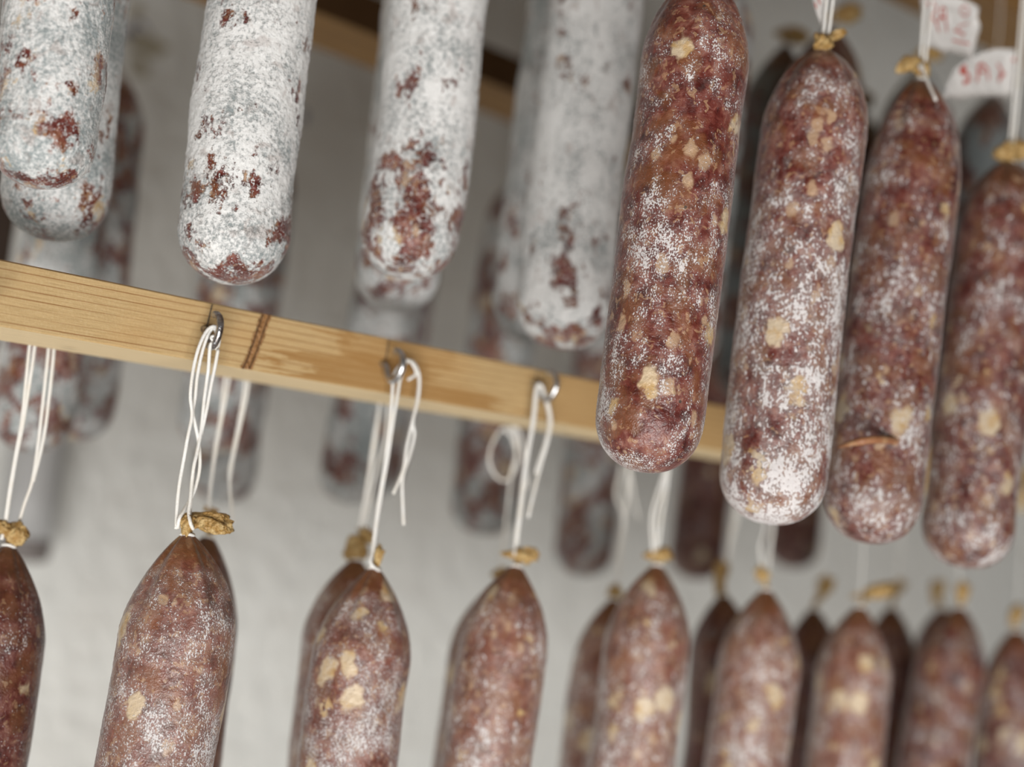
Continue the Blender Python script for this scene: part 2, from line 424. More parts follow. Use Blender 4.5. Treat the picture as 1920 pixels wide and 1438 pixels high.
# ------------------------------------------------------------------ rails
BH = 0.0346
def hook_mesh(base, N, U, mat, parent, s=1.0, sides=10, twist=0.0):
    """open screw hook: leaves the board at base, drops and curls up again; N points out of the board"""
    prof = [(-0.006, 0.0), (0.001, -0.0002), (0.0045, -0.0022), (0.0068, -0.0065), (0.0095, -0.0098), (0.0132, -0.0108), (0.0172, -0.0085), (0.0202, -0.0035), (0.0206, 0.0012), (0.0188, 0.0052), (0.0150, 0.0076), (0.0112, 0.0080)]
    d = (N * math.cos(twist) + U * math.sin(twist))
    pts = [base + d * (a * s) + ZD * (b * s) for a, b in prof]
    path = catmull(pts, 5)
    r = [0.0021 * s] * len(path)
    r[-1] *= 0.75
    V, F = tube(path, r, sides)
    return mesh_obj('hook', V, F, mat, parent)
def rail(name, U, N, n0, z0, u0, u1, mat, label, group=None, depth=0.08, h=BH, seed=1):
    """a plank lying flat; origin at its front lower left corner, local x along it"""
    root = empty(name, frame_pt(u0, n0, z0, U, N))
    tag(root, label, 'rail', group)
    L = u1 - u0; bm = bmesh.new()
    nx = 60
    bmesh.ops.create_grid(bm, x_segments=1, y_segments=1, size=0.5)
    bm.free()
    bev = 0.0009
    sec = [(bev, 0), (depth - bev, 0), (depth, bev), (depth, h - bev), (depth - bev, h), (bev, h), (0, h - bev), (0, bev)]
    V, F = [], []
    for i in range(nx + 1):
        x = L * i / nx
        for (y, z) in sec:
            dy = 0.0006 * noise.noise(Vector((x * 9, z * 40, seed))); dz = 0.0007 * noise.noise(Vector((x * 7, y * 12 + 5, z * 20 + seed)))
            V.append(Vector((x, y + dy, z + dz)))
    k = len(sec)
    for i in range(nx):
        for j in range(k):
            j2 = (j + 1) % k
            F.append((i * k + j, (i + 1) * k + j, (i + 1) * k + j2, i * k + j2))
    F.append(tuple(range(k))); F.append(tuple(range((nx + 1) * k - 1, nx * k - 1, -1)))
    me = bpy.data.meshes.new('board'); me.from_pydata(V, [], F); me.update(); me.materials.append(mat)
    me.polygons.foreach_set('use_smooth', [False] * len(me.polygons))
    o = bpy.data.objects.new('board', me); COL.objects.link(o); o.parent = root
    o.matrix_local = Matrix((U, N, ZD)).transposed().to_4x4()
    return root
u_of = lambda p, U=UD: (p - EYE).dot(U)
PFACE = Plane(ND, FACE)
p_ref = PFACE.at(0, 611.8)
ZR = p_ref.z - EYE.z
U0R = -0.95
xs = lambda px, py: u_of(PFACE.at(px, py)) - U0R          # local x on the front rail
GL = (0.31, 0.155, 0.043)
spots = [
    (xs(455, 640) - 0.0022, xs(455, 640) + 0.0022, -1, 1, 0.001, 0.0, (0.1, 0.05, 0.02)),
    (xs(535, 690), xs(640, 700), -0.002, 0.017, 0.004, 0.75, GL),
    (xs(622, 640), xs(690, 660), 0.024, 0.05, 0.004, 0.7, GL),
    (xs(640, 700), xs(800, 730), -0.002, 0.023, 0.004, 0.7, GL),
    (xs(690, 700), xs(830, 730), 0.014, 0.05, 0.006, 0.45, GL),
    (xs(800, 720), xs(935, 750), -0.002, 0.011, 0.006, 0.75, GL),
    (xs(1010, 720), xs(1900, 900), -0.002, 0.05, 0.01, 0.5, (0.36, 0.20, 0.072)),
]
M['pine'] = wood_mat('pine_rail', (0.51, 0.355, 0.172), (0.43, 0.29, 0.132), (0.24, 0.105, 0.03), (0.47, 0.27, 0.10), spots, under=(0.77, 0.595, 0.345))
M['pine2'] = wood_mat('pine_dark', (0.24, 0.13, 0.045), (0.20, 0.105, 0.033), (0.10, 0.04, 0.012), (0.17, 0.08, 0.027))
M['pine3'] = wood_mat('pine_shaded_face', (0.36, 0.19, 0.055), (0.30, 0.155, 0.04), (0.17, 0.07, 0.02), (0.26, 0.13, 0.04), face=(0.045, 0.02, 0.008))
front = rail('hanging_rail', UD, ND, FACE, ZR, U0R, 2.6, M['pine'], 'bright pine board with screw hooks crossing the middle of the picture', 'wooden hanging rails')
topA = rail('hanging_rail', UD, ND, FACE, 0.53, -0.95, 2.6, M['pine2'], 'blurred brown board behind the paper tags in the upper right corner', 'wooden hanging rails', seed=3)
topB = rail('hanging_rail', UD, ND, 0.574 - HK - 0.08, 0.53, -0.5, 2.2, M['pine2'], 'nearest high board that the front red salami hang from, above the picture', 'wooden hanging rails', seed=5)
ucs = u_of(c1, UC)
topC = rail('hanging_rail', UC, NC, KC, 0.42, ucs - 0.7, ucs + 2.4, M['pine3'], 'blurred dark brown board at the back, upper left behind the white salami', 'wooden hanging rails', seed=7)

# spike knot: a dark resin groove running across the front face
kn = []
for i, (px, py) in enumerate([(497, 591), (489, 615), (479, 645), (469, 672), (461, 690)]):
    kn.append(PFACE.at(px, py))
def ribbon(path, widths, N, lift, cross):
    V, F = [], []
    for p, w in zip(path, widths):
        V += [p - cross * w - N * lift, p + cross * w - N * lift]
    for i in range(len(path) - 1): F.append((2 * i, 2 * i + 1, 2 * i + 3, 2 * i + 2))
    return V, F
M['knot'] = simple('resin_knot', (0.34, 0.17, 0.06), 0.5, var=(420.0, 0.9, (0.24, 0.11, 0.035)), bump=(500.0, 0.002))
M['knot2'] = simple('resin_knot_core', (0.07, 0.032, 0.012), 0.5)
def knot_strip(name, dx, w, mat, lift, seed):
    path = catmull([PFACE.at(px + dx, py) for px, py in ((498, 590), (489, 615), (479, 645), (469, 672), (460, 692))], 6)
    path = [p + UD * 0.0006 * noise.noise(Vector((i * 0.4, seed, 0))) for i, p in enumerate(path)]
    V, F = ribbon(path, [w * (1 + 0.4 * noise.noise(Vector((i * 0.5, seed, 3)))) for i in range(len(path))], ND, lift, UD)
    return mesh_obj(name, V, F, mat, front)
knot_strip('knot', 0, 0.0034, M['knot'], 0.0011, 1)
knot_strip('knot_crack', -7, 0.0005, M['knot2'], 0.0014, 2)
knot_strip('knot_crack', 5, 0.00045, M['knot2'], 0.0014, 4)
def pencil(pts, w=0.00035):
    V, F = ribbon(catmull([PFACE.at(*p) for p in pts], 4), [w] * (4 * (len(pts) - 1) + 1), ND, 0.0012, UD)
    mesh_obj('pencil_mark', V, F, M['pencil'], front)
pencil([(396, 571), (391, 592), (386, 612)])
pencil([(727, 638), (724, 660), (720, 680)], 0.0003)
pencil([(1006, 694), (1003, 712)], 0.0003)
# crack on the underside
cr = at_height(132, 650.5, ZR); cV = [cr - UD * 0.007, cr + UD * 0.0 + ND * 0.0011, cr + UD * 0.007, cr - ND * 0.0006]
mesh_obj('crack', [v - ZD * 0.0012 for v in cV], [(0, 1, 2, 3)], M['knot2'], front, smooth=False)

HOOKS = {}
def add_hook(key, base, N, U, parent, mat, twist=0.0):
    hook_mesh(base, N, U, mat, parent, twist=twist); HOOKS[key] = base + N * HK - ZD * 0.0085
for key, px, py, mt, tw in (('F0', -42, 533, 'steel2', 0.0), ('F1', 382, 617, 'steel', 0.0), ('F2', 716, 682, 'steel2', 0.1), ('F3', 1001, 719, 'steel2', 0.15), ('F4', 1232, 765, 'steel2', 0), ('F5', 1432, 803, 'steel2', 0), ('F6', 1612, 838, 'steel2', 0), ('F7', 1775, 868, 'steel2', 0), ('F8', 1905, 893, 'steel2', 0)):
    add_hook(key, PFACE.at(px, py) , -ND, UD, front, M[mt], tw)

# ------------------------------------------------------------------ salami
STR_R = 0.00102
def body_mesh(axis, r, seed, nr, ns, neck=0.0032, ogive=1.9, tpow=0.9, bump_hi=0.0, lump=0.03, pleat=0.06, bot_pow=2.3):
    """axis: points from the tied end to the free end"""
    path = catmull(axis, 24)
    L = [0.0]
    for a, b in zip(path, path[1:]): L.append(L[-1] + (b - a).length)
    T = L[-1]
    Lt, Lb = r * ogive, r * 1.05
    ss = []
    for i in range(nr + 1):
        x = i / nr; ss.append(T * (0.5 - 0.5 * math.cos(math.pi * x)) * 0.6 + T * x * 0.4)
    pts = []; j = 0
    for s in ss:
        while j < len(L) - 2 and L[j + 1] < s: j += 1
        t = (s - L[j]) / max(L[j + 1] - L[j], 1e-9); pts.append(path[j].lerp(path[j + 1], min(max(t, 0), 1)))
    fr = frames(pts)
    V, ax = [], []
    off = Vector((seed * 3.7, seed * 1.3, seed * 2.1))
    for s, p, (t, a, b) in zip(ss, pts, fr):
        e = T - s
        rr = r
        tip = 0.0
        if s < Lt:
            x = s / Lt; rr = neck + (r - neck) * math.sin(math.pi / 2 * x) ** tpow; tip = (1 - x) ** 1.5
        if e < Lb:
            rr = min(rr, r * max(1 - (1 - e / Lb) ** bot_pow, 0.0) ** (1 / 2.1))
        rr *= 1 + lump * 1.2 * noise.noise(Vector((s * 22, seed, 0)))
        for k in range(ns):
            th = 2 * math.pi * k / ns
            d = a * math.cos(th) + b * math.sin(th)
            q = p + d * rr
            f = 1 + lump * noise.noise(q * 34 + off) + lump * 0.35 * noise.noise(q * 110 + off)
            if tip > 0.02: f += pleat * tip * (math.sin(th * 7 + seed) + 0.6 * math.sin(th * 12 + seed * 2)) 
            dd = rr * f
            if bump_hi: dd += bump_hi * noise.noise(q * 420 + off) * min(1, rr / r)
            V.append(p + d * dd); ax.append(s)
    F = []
    for i in range(nr):
        for k in range(ns):
            k2 = (k + 1) % ns
            F.append((i * ns + k, (i + 1) * ns + k, (i + 1) * ns + k2, i * ns + k2))
    F.append(tuple(range(ns))); F.append(tuple(range((nr + 1) * ns - 1, nr * ns - 1, -1)))
    return V, F, ax
def crumple(c, e1, e2, e3, a, b, d, seed, nu=26, nv=16):
    V, F = [], []
    for i in range(nv + 1):
        ph = math.pi * i / nv
        for j in range(nu):
            th = 2 * math.pi * j / nu
            q = Vector((math.cos(ph), math.sin(ph) * math.cos(th), math.sin(ph) * math.sin(th)))
            f = 1 + 0.38 * noise.noise(q * 1.9 + Vector((seed, 0, 0))) + 0.22 * noise.noise(q * 4.4 + Vector((0, seed, 0)))
            f += 0.10 * math.sin(th * 6 + seed * 3 + q.x * 3) * math.sin(ph)
            q *= f
            w = 0.72 + 0.38 * q.x                       # pinched at the tie, wider at the loose end
            V.append(c + e1 * (q.x * a) + e2 * (q.y * b * w) + e3 * (q.z * d * w))
    for i in range(nv):
        for j in range(nu):
            j2 = (j + 1) % nu
            F.append((i * nu + j, i * nu + j2, (i + 1) * nu + j2, (i + 1) * nu + j))
    return V, F
def ring(c, axis, r, rr, n=20, sides=6):
    x = axis.orthogonal().normalized(); y = axis.cross(x).normalized()
    path = [c + x * (math.cos(2 * math.pi * i / n) * r) + y * (math.sin(2 * math.pi * i / n) * r) + axis * (0.0004 * math.sin(4 * math.pi * i / n)) for i in range(n + 1)]
    return tube(path, rr, sides, False)

NAMEN = [0]
def salami(plane, axis, width, mat, label, group, nr=110, ns=64, tails=(), strings=(), tie=True, neck_px=None, mid=0.5, name='salami', **kw):
    pts = [plane.at(*p) for p in axis]
    NAMEN[0] += 1; seed = NAMEN[0] * 1.618
    a, b = axis[0], axis[-1]
    i = len(axis) // 2 if len(axis) > 2 else None
    mp = axis[i] if i else ((a[0] + b[0]) / 2, (a[1] + b[1]) / 2)
    r = plane.px(width / 2, *mp) * 0.992
    root = empty(name, pts[-1]); tag(root, label, 'salami', group)
    V, F, ax = body_mesh(pts, r, seed, nr, ns, **kw)
    mesh_obj('casing', V, F, mat, root, attrs={'axial': ax, 'rear': [ax[-1] - q for q in ax]})
    ax0 = (pts[0] - pts[1]).normalized()
    if tie:
        v, f = ring(pts[0] + ax0 * 0.0004, ax0, 0.0036, STR_R)
        mesh_obj('string_tie', v, f, M['string'], root)
    for (x, y, w, h, ang, *o_) in tails:
        c = plane.at(x, y, o_[0] if o_ else 0.0); d = plane.px(1, x, y); A = math.radians(ang)
        e1 = RGT * math.cos(A) + UPV * math.sin(A); e2 = UPV * math.cos(A) - RGT * math.sin(A)
        v, f = crumple(c, e1, e2, FWD, d * w * 0.68, d * h * 0.72, d * min(w, h) * 0.6, seed + x)
        st0 = tube(catmull([pts[0] - ax0 * 0.001, pts[0] + ax0 * 0.003 + (c - pts[0]) * 0.2, c], 4), [0.0027, 0.0024, 0.0022, 0.0020, 0.0020, 0.0021, 0.0023, 0.0025, 0.0026], 8)
        v, f = join([(v, f), st0])
        mesh_obj('casing_end', v, f, M['tail'], root)
    for st in strings:
        if isinstance(st, dict): pth = [Vector(q) for q in st['w']]; rr = st.get('r', STR_R); off = 0
        else: pth = [plane.at(q[0], q[1], (q[2] if len(q) > 2 else 0.0)) for q in st]; rr = STR_R
        path = catmull(pth, 7)
        v, f = tube(path, rr, 8)
        mesh_obj('string', v, f, M['string'], root)
    root['_neck'] = list(pts[0])
    return root
def hung(plane, axis, board, N, U, side, zb, key, spread=0.004, thin=False):
    """strings (world points) from the neck up to a hook on a high board; adds the hook"""
    nk = plane.at(*axis[0])
    face = side
    base = EYE + U * u_of(nk, U) + N * face[0] + ZD * (zb + BH * 0.5)
    add_hook(key, base, N * face[1], U, board, M['steel2'])
    h = HOOKS[key]; rs = random.Random(key)
    out = []
    for s in ((0,) if thin else (-1, 1)):
        j = rs.uniform(-1, 1) * 0.003
        out.append({'w': [h + U * 0.0012 * s + ZD * 0.002, h.lerp(nk, 0.3) + U * (spread * s * 0.6 + j), h.lerp(nk, 0.7) + U * (spread * s * 0.7 + j), nk + U * 0.0022 * s + ZD * 0.0015], 'r': 0.0005 if thin else STR_R})
    return out

HI = dict(nr=300, ns=150)
GA = 'white mouldy salami hanging in the upper row'
GAB = 'blurred salami glimpsed behind the upper front salami'
GB = 'red salami of the nearest upper row'
GC = 'blurred mouldy salami of the back row'
GF = 'pink salami of the lower front row'
GFB = 'lower row salami hanging behind the board'
SA = (FACE, -1); SAB = (BACK, 1); SC_ = (KC, -1); SCB = (KC + 0.08, 1); SB = (0.574 - HK, 1)
PA, PAB = PF, PFB

# --- upper front row, white mould
def up(plane, axis, width, mat, label, group, key, board, N, U, side, zb, **kw):
    st = hung(plane, axis, board, N, U, side, zb, key, thin=group == GAB)
    return salami(plane, axis, width, mat, label, group, strings=st, **kw)
up(PA, [(195, -640), (112, 0), (92, 180), (66, 352)], 200, M['white2'], 'white mouldy salami at the top left corner, blunt end nearest the camera', GA, 'A0', topA, ND, UD, SA, 0.53, nr=200, ns=110, bump_hi=0.0005)
up(PAB, [(232, -500), (142, 0), (120, 200), (98, 452)], 198, M['white2'], 'grey mouldy salami directly behind the top left corner one, hanging slightly lower', GA, 'A0b', topA, ND, UD, SAB, 0.53, nr=220, ns=120, bump_hi=0.0006)
up(PA, [(540, -395), (491, 0), (452, 300), (430, 533)], 206, M['white'], 'sharp white floury salami above the leftmost screw hook of the pine board', GA, 'A1', topA, ND, UD, SA, 0.53, bump_hi=0.0007, **HI)
up(PA, [(862, -345), (823, 0), (792, 300), (752, 521)], 186, M['white'], 'white mouldy salami above the middle hook with a red patch near its end', GA, 'A2', topA, ND, UD, SA, 0.53, nr=220, ns=120, bump_hi=0.0006)
up(PAB, [(836, -265), (800, 0), (762, 340), (737, 585)], 160, M['white2'], 'white mouldy salami mostly hidden, its end showing just below the middle white one', GA, 'A2b', topA, ND, UD, SAB, 0.53, bump_hi=0.0005)
up(PA, [(1140, -150), (1110, 80), (1072, 400), (1052, 656)], 178, M['white'], 'blurred white mouldy salami just left of the big red one', GA, 'A3', topA, ND, UD, SA, 0.53, bump_hi=0.0006)
up(PAB, [(1085, -120), (1050, 150), (1018, 420), (990, 640)], 158, M['white2'], 'dark grey mouldy salami peeking out left behind the third white one', GA, 'A3b', topA, ND, UD, SAB, 0.53)
up(PA, [(1352, -60), (1336, 60), (1300, 380), (1262, 700)], 160, M['bluered'], 'dark salami hidden behind the sharp red one, its edge showing at the top', GAB, 'A4', topA, ND, UD, SA, 0.53)
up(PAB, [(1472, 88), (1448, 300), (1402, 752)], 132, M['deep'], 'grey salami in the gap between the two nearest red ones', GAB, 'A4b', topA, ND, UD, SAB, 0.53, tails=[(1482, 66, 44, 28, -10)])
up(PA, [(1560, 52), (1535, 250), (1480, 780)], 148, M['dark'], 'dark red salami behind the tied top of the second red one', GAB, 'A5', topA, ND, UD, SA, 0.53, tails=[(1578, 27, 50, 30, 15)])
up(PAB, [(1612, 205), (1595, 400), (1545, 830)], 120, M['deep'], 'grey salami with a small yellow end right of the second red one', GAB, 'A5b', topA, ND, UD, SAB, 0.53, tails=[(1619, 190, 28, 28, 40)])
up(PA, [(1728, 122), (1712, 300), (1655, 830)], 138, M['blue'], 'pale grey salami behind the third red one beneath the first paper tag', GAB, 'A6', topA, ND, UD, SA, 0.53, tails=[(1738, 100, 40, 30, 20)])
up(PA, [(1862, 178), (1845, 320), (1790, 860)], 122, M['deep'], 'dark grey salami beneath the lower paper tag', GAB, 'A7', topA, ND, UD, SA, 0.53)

# --- nearest upper row, red
B1 = up(PB, [(1314, -48), (1303, 120), (1262, 430), (1206, 886)], 204, M['hero'], 'large sharp dark red salami with white specks, nearest in the centre right', GB, 'B1', topB, ND, UD, SB, 0.53, bump_hi=0.00025, lump=0.022, ogive=1.75, tpow=0.72, **HI)
B2 = up(PB, [(1545, 96), (1530, 220), (1492, 500), (1441, 984)], 198, M['dusty'], 'red salami dusted white, second from the centre with a yellow knotted top', GB, 'B2', topB, ND, UD, SB, 0.53, bump_hi=0.00025, lump=0.022, nr=260, ns=130, ogive=1.7, tpow=0.62, tails=[(1540, 84, 30, 28, 60, -0.003), (1560, 70, 36, 16, 25, -0.002)])
B3 = up(PB, [(1727, 152), (1718, 280), (1688, 500), (1626, 1019)], 180, M['dull'], 'dull red salami with a folded band near its end, third of the near row', GB, 'B3', topB, ND, UD, SB, 0.53, nr=180, ns=100, ogive=2.3, tpow=0.62, tails=[(1702, 118, 20, 44, -62, 0.003), (1728, 130, 22, 26, 10, 0.002)])
B4 = up(PB, [(1893, 306), (1880, 430), (1848, 700), (1806, 1066)], 166, M['dull'], 'blurred red salami at the right edge under a paper tag', GB, 'B4', topB, ND, UD, SB, 0.53, ogive=1.7, tpow=0.62, tails=[(1884, 286, 34, 34, 10), (1910, 282, 28, 44, 70)])
# folded casing band and loose string on the third one
M['fold'] = simple('casing_fold_skin', (0.30, 0.13, 0.06), 0.5, var=(120.0, 0.8, (0.42, 0.25, 0.13)))
band = [PB.at(1572 + 150 * i / 20, 838 - 14 * math.sin(i / 20 * math.pi), -PB.px(86, 1650, 830) * math.sin(math.pi * (0.08 + 0.84 * i / 20)) ** 0.75 + 0.0016) for i in range(21)]
bp_ = catmull(band, 3)
v, f = tube(bp_, [0.0026 * math.sin(math.pi * (0.04 + 0.92 * i / (len(bp_) - 1))) ** 0.6 * (1 + 0.3 * noise.noise(Vector((i * 0.15, 0, 7)))) for i in range(len(bp_))], 10)
mesh_obj('casing_fold', v, f, M['fold'], B3)
v, f = tube(catmull([PB.at(1727, 118, -0.004), PB.at(1738, 150, -0.012), PB.at(1755, 188, -0.022)], 6), 0.0010, 8)
mesh_obj('string', v, f, M['string'], B3)

# --- back row on the rear board
def cc(axis, w, mat, label, key, back=False, **kw):
    pl = PCB if back else PC
    return up(pl, axis, w, mat, label, GC, key, topC, NC, UC, SCB if back else SC_, 0.42, nr=90, ns=56, **kw)
cc([(165, 140), (112, 480), (70, 740), (48, 848)], 152, M['bluered'], 'blurred red and grey salami behind the left end of the pine board', 'C0')
cc([(212, 118), (190, 330), (165, 600), (138, 826)], 140, M['bluered'], 'dark blurred salami whose rounded shoulder shows at the upper left', 'C0b', True)
cc([(492, 200), (450, 480), (412, 740), (404, 850)], 140, M['bluered'], 'blurred brown and grey salami behind the leftmost hanging strings', 'C1')
cc([(505, 250), (478, 480), (430, 800), (415, 946)], 122, M['blue'], 'blue-grey blurred salami end hanging below the brown one by the strings', 'C1b', True)
cc([(782, 270), (717, 600), (668, 850), (650, 945)], 127, M['blue'], 'blue-grey blurred salami behind the strings of the middle hook', 'C2')
cc([(800, 310), (752, 600), (712, 800), (694, 930)], 112, M['bluered'], 'brown blurred salami half hidden right behind the blue-grey middle one', 'C2b', True)
cc([(985, 320), (942, 620), (918, 860), (905, 1004)], 128, M['bluered'], 'blurred brown and white salami behind the looped string', 'C3')
cc([(1168, 390), (1125, 700), (1102, 960), (1090, 1082)], 114, M['bluered'], 'blurred grey and red salami left below the end of the big red one', 'C4')
cc([(1378, 450), (1338, 780), (1310, 1000), (1302, 1087)], 104, M['dark'], 'blurred dark red salami between the ends of the two sharpest red ones', 'C5')
cc([(1556, 480), (1515, 800), (1492, 980), (1482, 1066)], 98, M['dark'], 'small blurred dark red salami end below the second red one', 'C6')

# --- lower front row
F1 = salami(PF, [(351, 1003), (339, 1150), (314, 1300), (288, 1438), (215, 1880)], 216, M['bloom'], 'sharp speckled pink salami at the lower left with a big yellow knotted end', GF,
    bump_hi=0.00022, lump=0.02, ogive=1.8, tpow=0.85, pleat=0.075,
    tails=[(350, 985, 30, 24, 80, -0.004), (389, 978, 62, 36, -14, -0.003)],
    strings=[
        [(408, 652, 0.002), (411, 638, -0.003), (410, 622, -0.005), (402, 612, -0.004), (388, 620, -0.003), (374, 648, -0.003), (363, 690, -0.002), (357, 740, -0.002), (360, 778, -0.002), (352, 820, -0.002), (343, 870), (336, 910), (332, 950), (330, 992, -0.002)],
        [(405, 655, 0.001), (407, 640, -0.002), (406, 625, -0.003), (400, 615, -0.002), (390, 628, -0.001), (379, 660), (370, 705), (366, 745), (362, 772), (366, 795), (372, 825), (375, 860), (373, 888), (364, 922), (352, 945), (337, 970, -0.004), (333, 990, -0.002)],
        [(401, 640, -0.006), (394, 650, -0.005), (391, 690, -0.002), (388, 712), (383, 750), (378, 800), (371, 842, -0.002), (364, 872, -0.003), (360, 902, -0.002), (357, 935, -0.004), (354, 960, -0.006), (357, 980, -0.009), (362, 992, -0.007)],
        [(409, 655, -0.001), (403, 688), (396, 722), (388, 765), (380, 802), (371, 840), (363, 880, 0.0005), (360, 915, 0.001), (358, 940, 0.001), (356, 965, 0.001)],
    ], **HI)
v, f = ring(PF.at(400, 634, -0.0065), ND, 0.0012, 0.0009, 12); mesh_obj('string_knot', v, f, M['string'], F1)
salami(PF, [(702, 1066), (684, 1190), (667, 1300), (650, 1438), (600, 1840)], 188, M['bloom'], 'pink salami hanging from the middle hook, whitish bloom and two cut string ends', GF,
    nr=240, ns=120, bump_hi=0.0002, lump=0.02, tails=[(709, 1046, 34, 16, 80, -0.003)],
    strings=[
        [(765, 712, -0.002), (780, 700, -0.002), (772, 680, -0.002), (760, 676, -0.002), (746, 690, -0.002), (738, 708), (735, 750), (732, 793), (723, 860), (713, 920), (704, 985), (699, 1025, -0.002), (697, 1045, -0.004)],
        [(758, 690), (750, 712), (744, 750), (737, 792), (727, 860), (716, 922), (706, 985), (700, 1030, -0.003), (694, 1050, -0.005), (700, 1062, -0.006), (712, 1070, -0.004)],
        [(756, 685, 0.001), (766, 676), (777, 682), (786, 706), (784, 747), (774, 787), (762, 840), (756, 880), (737, 926)],
        [(774, 681, 0.002), (785, 708, 0.001), (783, 745, 0.001), (774, 790), (777, 815), (768, 853), (755, 893), (755, 940), (757, 984)],
    ])
salami(PF, [(968, 1062), (948, 1190), (930, 1300), (911, 1438), (865, 1790)], 168, M['soft'], 'pink salami hanging from the third hook, right of the looped string', GF,
    nr=160, ns=90, tails=[(974, 1040, 48, 24, -4)],
    strings=[
        [(1020, 742), (1018, 728), (1010, 720), (1004, 735), (998, 793), (985, 867), (974, 953), (966, 1018), (964, 1040, -0.003)],
        [(1022, 740, 0.002), (1014, 725, 0.002), (1007, 735, 0.002), (1001, 793, 0.001), (988, 867), (977, 953), (969, 1020)],
        [(1016, 732), (1024, 745), (1033, 787), (1027, 827), (1010, 887), (990, 970)],
        [(1022, 745, 0.002), (1030, 787, 0.002), (1024, 825, 0.001), (1012, 862), (1004, 888)],
    ])
def fr(axis, w, mat, label, tails, strings, nr=110, ns=64):
    return salami(PF, axis, w, mat, label, GF, nr=nr, ns=ns, tails=tails, strings=strings)
def two(key, x, y, sp=8):
    h = HOOKS[key]; nk = PF.at(x, y)
    return [{'w': [h + UD * 0.0012 * s + ZD * 0.002, h.lerp(nk, 0.35) + UD * 0.003 * s, h.lerp(nk, 0.75) + UD * 0.0025 * s, nk + UD * 0.0018 * s], 'r': 0.0005} for s in (0,)]
fr([(1232, 1060), (1215, 1190), (1202, 1300), (1183, 1438), (1145, 1740)], 162, M['soft'], 'pink salami directly below the end of the big red one', [(1232, 1040, 36, 24, 4)],
   [[(1258, 800), (1247, 880), (1236, 913), (1222, 965), (1223, 1020), (1229, 1044)], [(1262, 800), (1254, 880), (1248, 925), (1242, 965), (1235, 1020), (1233, 1044)], [(1250, 880), (1240, 930), (1230, 970), (1231, 1044)]])
fr([(1437, 1106), (1428, 1200), (1417, 1300), (1398, 1438), (1370, 1720)], 154, M['soft'], 'blurred pink salami below the dusted red one, fourth along the lower row', [(1428, 1078, 20, 26, 60)], [[(1462, 840), (1450, 991), (1445, 1033), (1442, 1066), (1436, 1090)], [(1452, 840), (1434, 991), (1425, 1023), (1430, 1066), (1433, 1090)]])
fr([(1613, 1138), (1604, 1220), (1597, 1300), (1582, 1438), (1560, 1700)], 142, M['soft'], 'blurred pinkish brown salami, third from the right along the lower row', [(1637, 1110, 56, 24, 12)], two('F6', 1613, 1130))
fr([(1801, 1140), (1788, 1210), (1773, 1300), (1749, 1438), (1725, 1690)], 132, M['dull'], 'blurred pinkish brown salami, second from the right along the lower row', [(1803, 1116, 36, 20, 85)], two('F7', 1801, 1132))
fr([(1905, 1182), (1905, 1260), (1902, 1330), (1890, 1438), (1868, 1690)], 126, M['dull'], 'blurred red salami cut by the lower right edge', [(1903, 1155, 30, 20, 60)], two('F8', 1905, 1175))

# --- lower back row: hooks on the far edge of the pine board
def fb(axis, w, mat, label, tails, strings, key, hx, nr=110, ns=64, **kw):
    pb = Plane(ND, BACK); b = pb.at(*hx)
    base = EYE + UD * u_of(b) + ND * BACK + ZD * (ZR + BH * 0.5)
    add_hook(key, base, ND, UD, front, M['steel2'])
    return salami(PFB, axis, w, mat, label, GFB, nr=nr, ns=ns, tails=tails, strings=strings, **kw)
fb([(17, 1024), (-8, 1150), (-30, 1290), (-54, 1438), (-130, 1900)], 200, M['dark'], 'dark red salami cut by the left edge at the bottom', [(24, 998, 40, 36, -20), (4, 990, 20, 26, 60)],
   [[(62, 600), (55, 652), (42, 780), (30, 850), (18, 920), (8, 990), (3, 1012)], [(66, 600), (65, 652), (44, 790), (31, 855), (20, 920), (10, 988)],
    [(92, 600), (91, 655), (80, 760), (72, 830), (61, 900), (46, 945), (34, 985)], [(98, 600), (101, 655), (88, 780), (78, 840), (62, 903)]], 'G0', (80, 590), nr=200, ns=110, lump=0.02)
fb([(391, 1008), (358, 1150), (341, 1300), (324, 1438), (262, 1860)], 178, M['dark'], 'dark salami almost hidden behind the sharp lower left one', [(396, 958, 10, 26, 80), (394, 985, 30, 24, 0)],
   [[(428, 660), (421, 715), (412, 790), (403, 840), (396, 900), (391, 950)], [(436, 660), (429, 715), (415, 790), (405, 845), (396, 905), (392, 955)],
    [(463, 660), (459, 720), (448, 790), (436, 850), (430, 890), (434, 950), (438, 985)], [(468, 660), (465, 725), (452, 790), (437, 860), (431, 900)]], 'G1', (445, 660))
fb([(668, 1050), (652, 1180), (640, 1300), (626, 1438), (585, 1770)], 172, M['soft'], 'salami behind the middle lower one with a large yellow knot', [(664, 1032, 34, 42, 30), (684, 1008, 26, 30, 60)],
   [[(716, 700), (711, 765), (700, 827), (691, 893), (674, 990)], [(730, 700), (724, 813), (708, 877), (688, 960), (680, 1000)], [(712, 765, 0.002), (704, 827), (694, 893), (678, 985)]], 'G2', (722, 712))
fb([(932, 1095), (915, 1220), (902, 1320), (885, 1438), (850, 1760)], 150, M['soft'], 'salami behind the third lower one, only its left edge showing', [(936, 1076, 24, 20, 0)],
   [[(965, 760), (957, 812), (943, 803), (928, 822), (919, 845), (918, 868), (930, 893), (948, 901), (964, 884), (968, 848), (957, 812, 0.002), (948, 800, 0.002)],
    [(962, 760), (966, 812), (968, 850), (958, 893), (953, 943), (942, 1030), (936, 1070)], [(967, 800), (975, 815), (981, 850), (985, 885), (989, 915)]], 'G3', (962, 757))
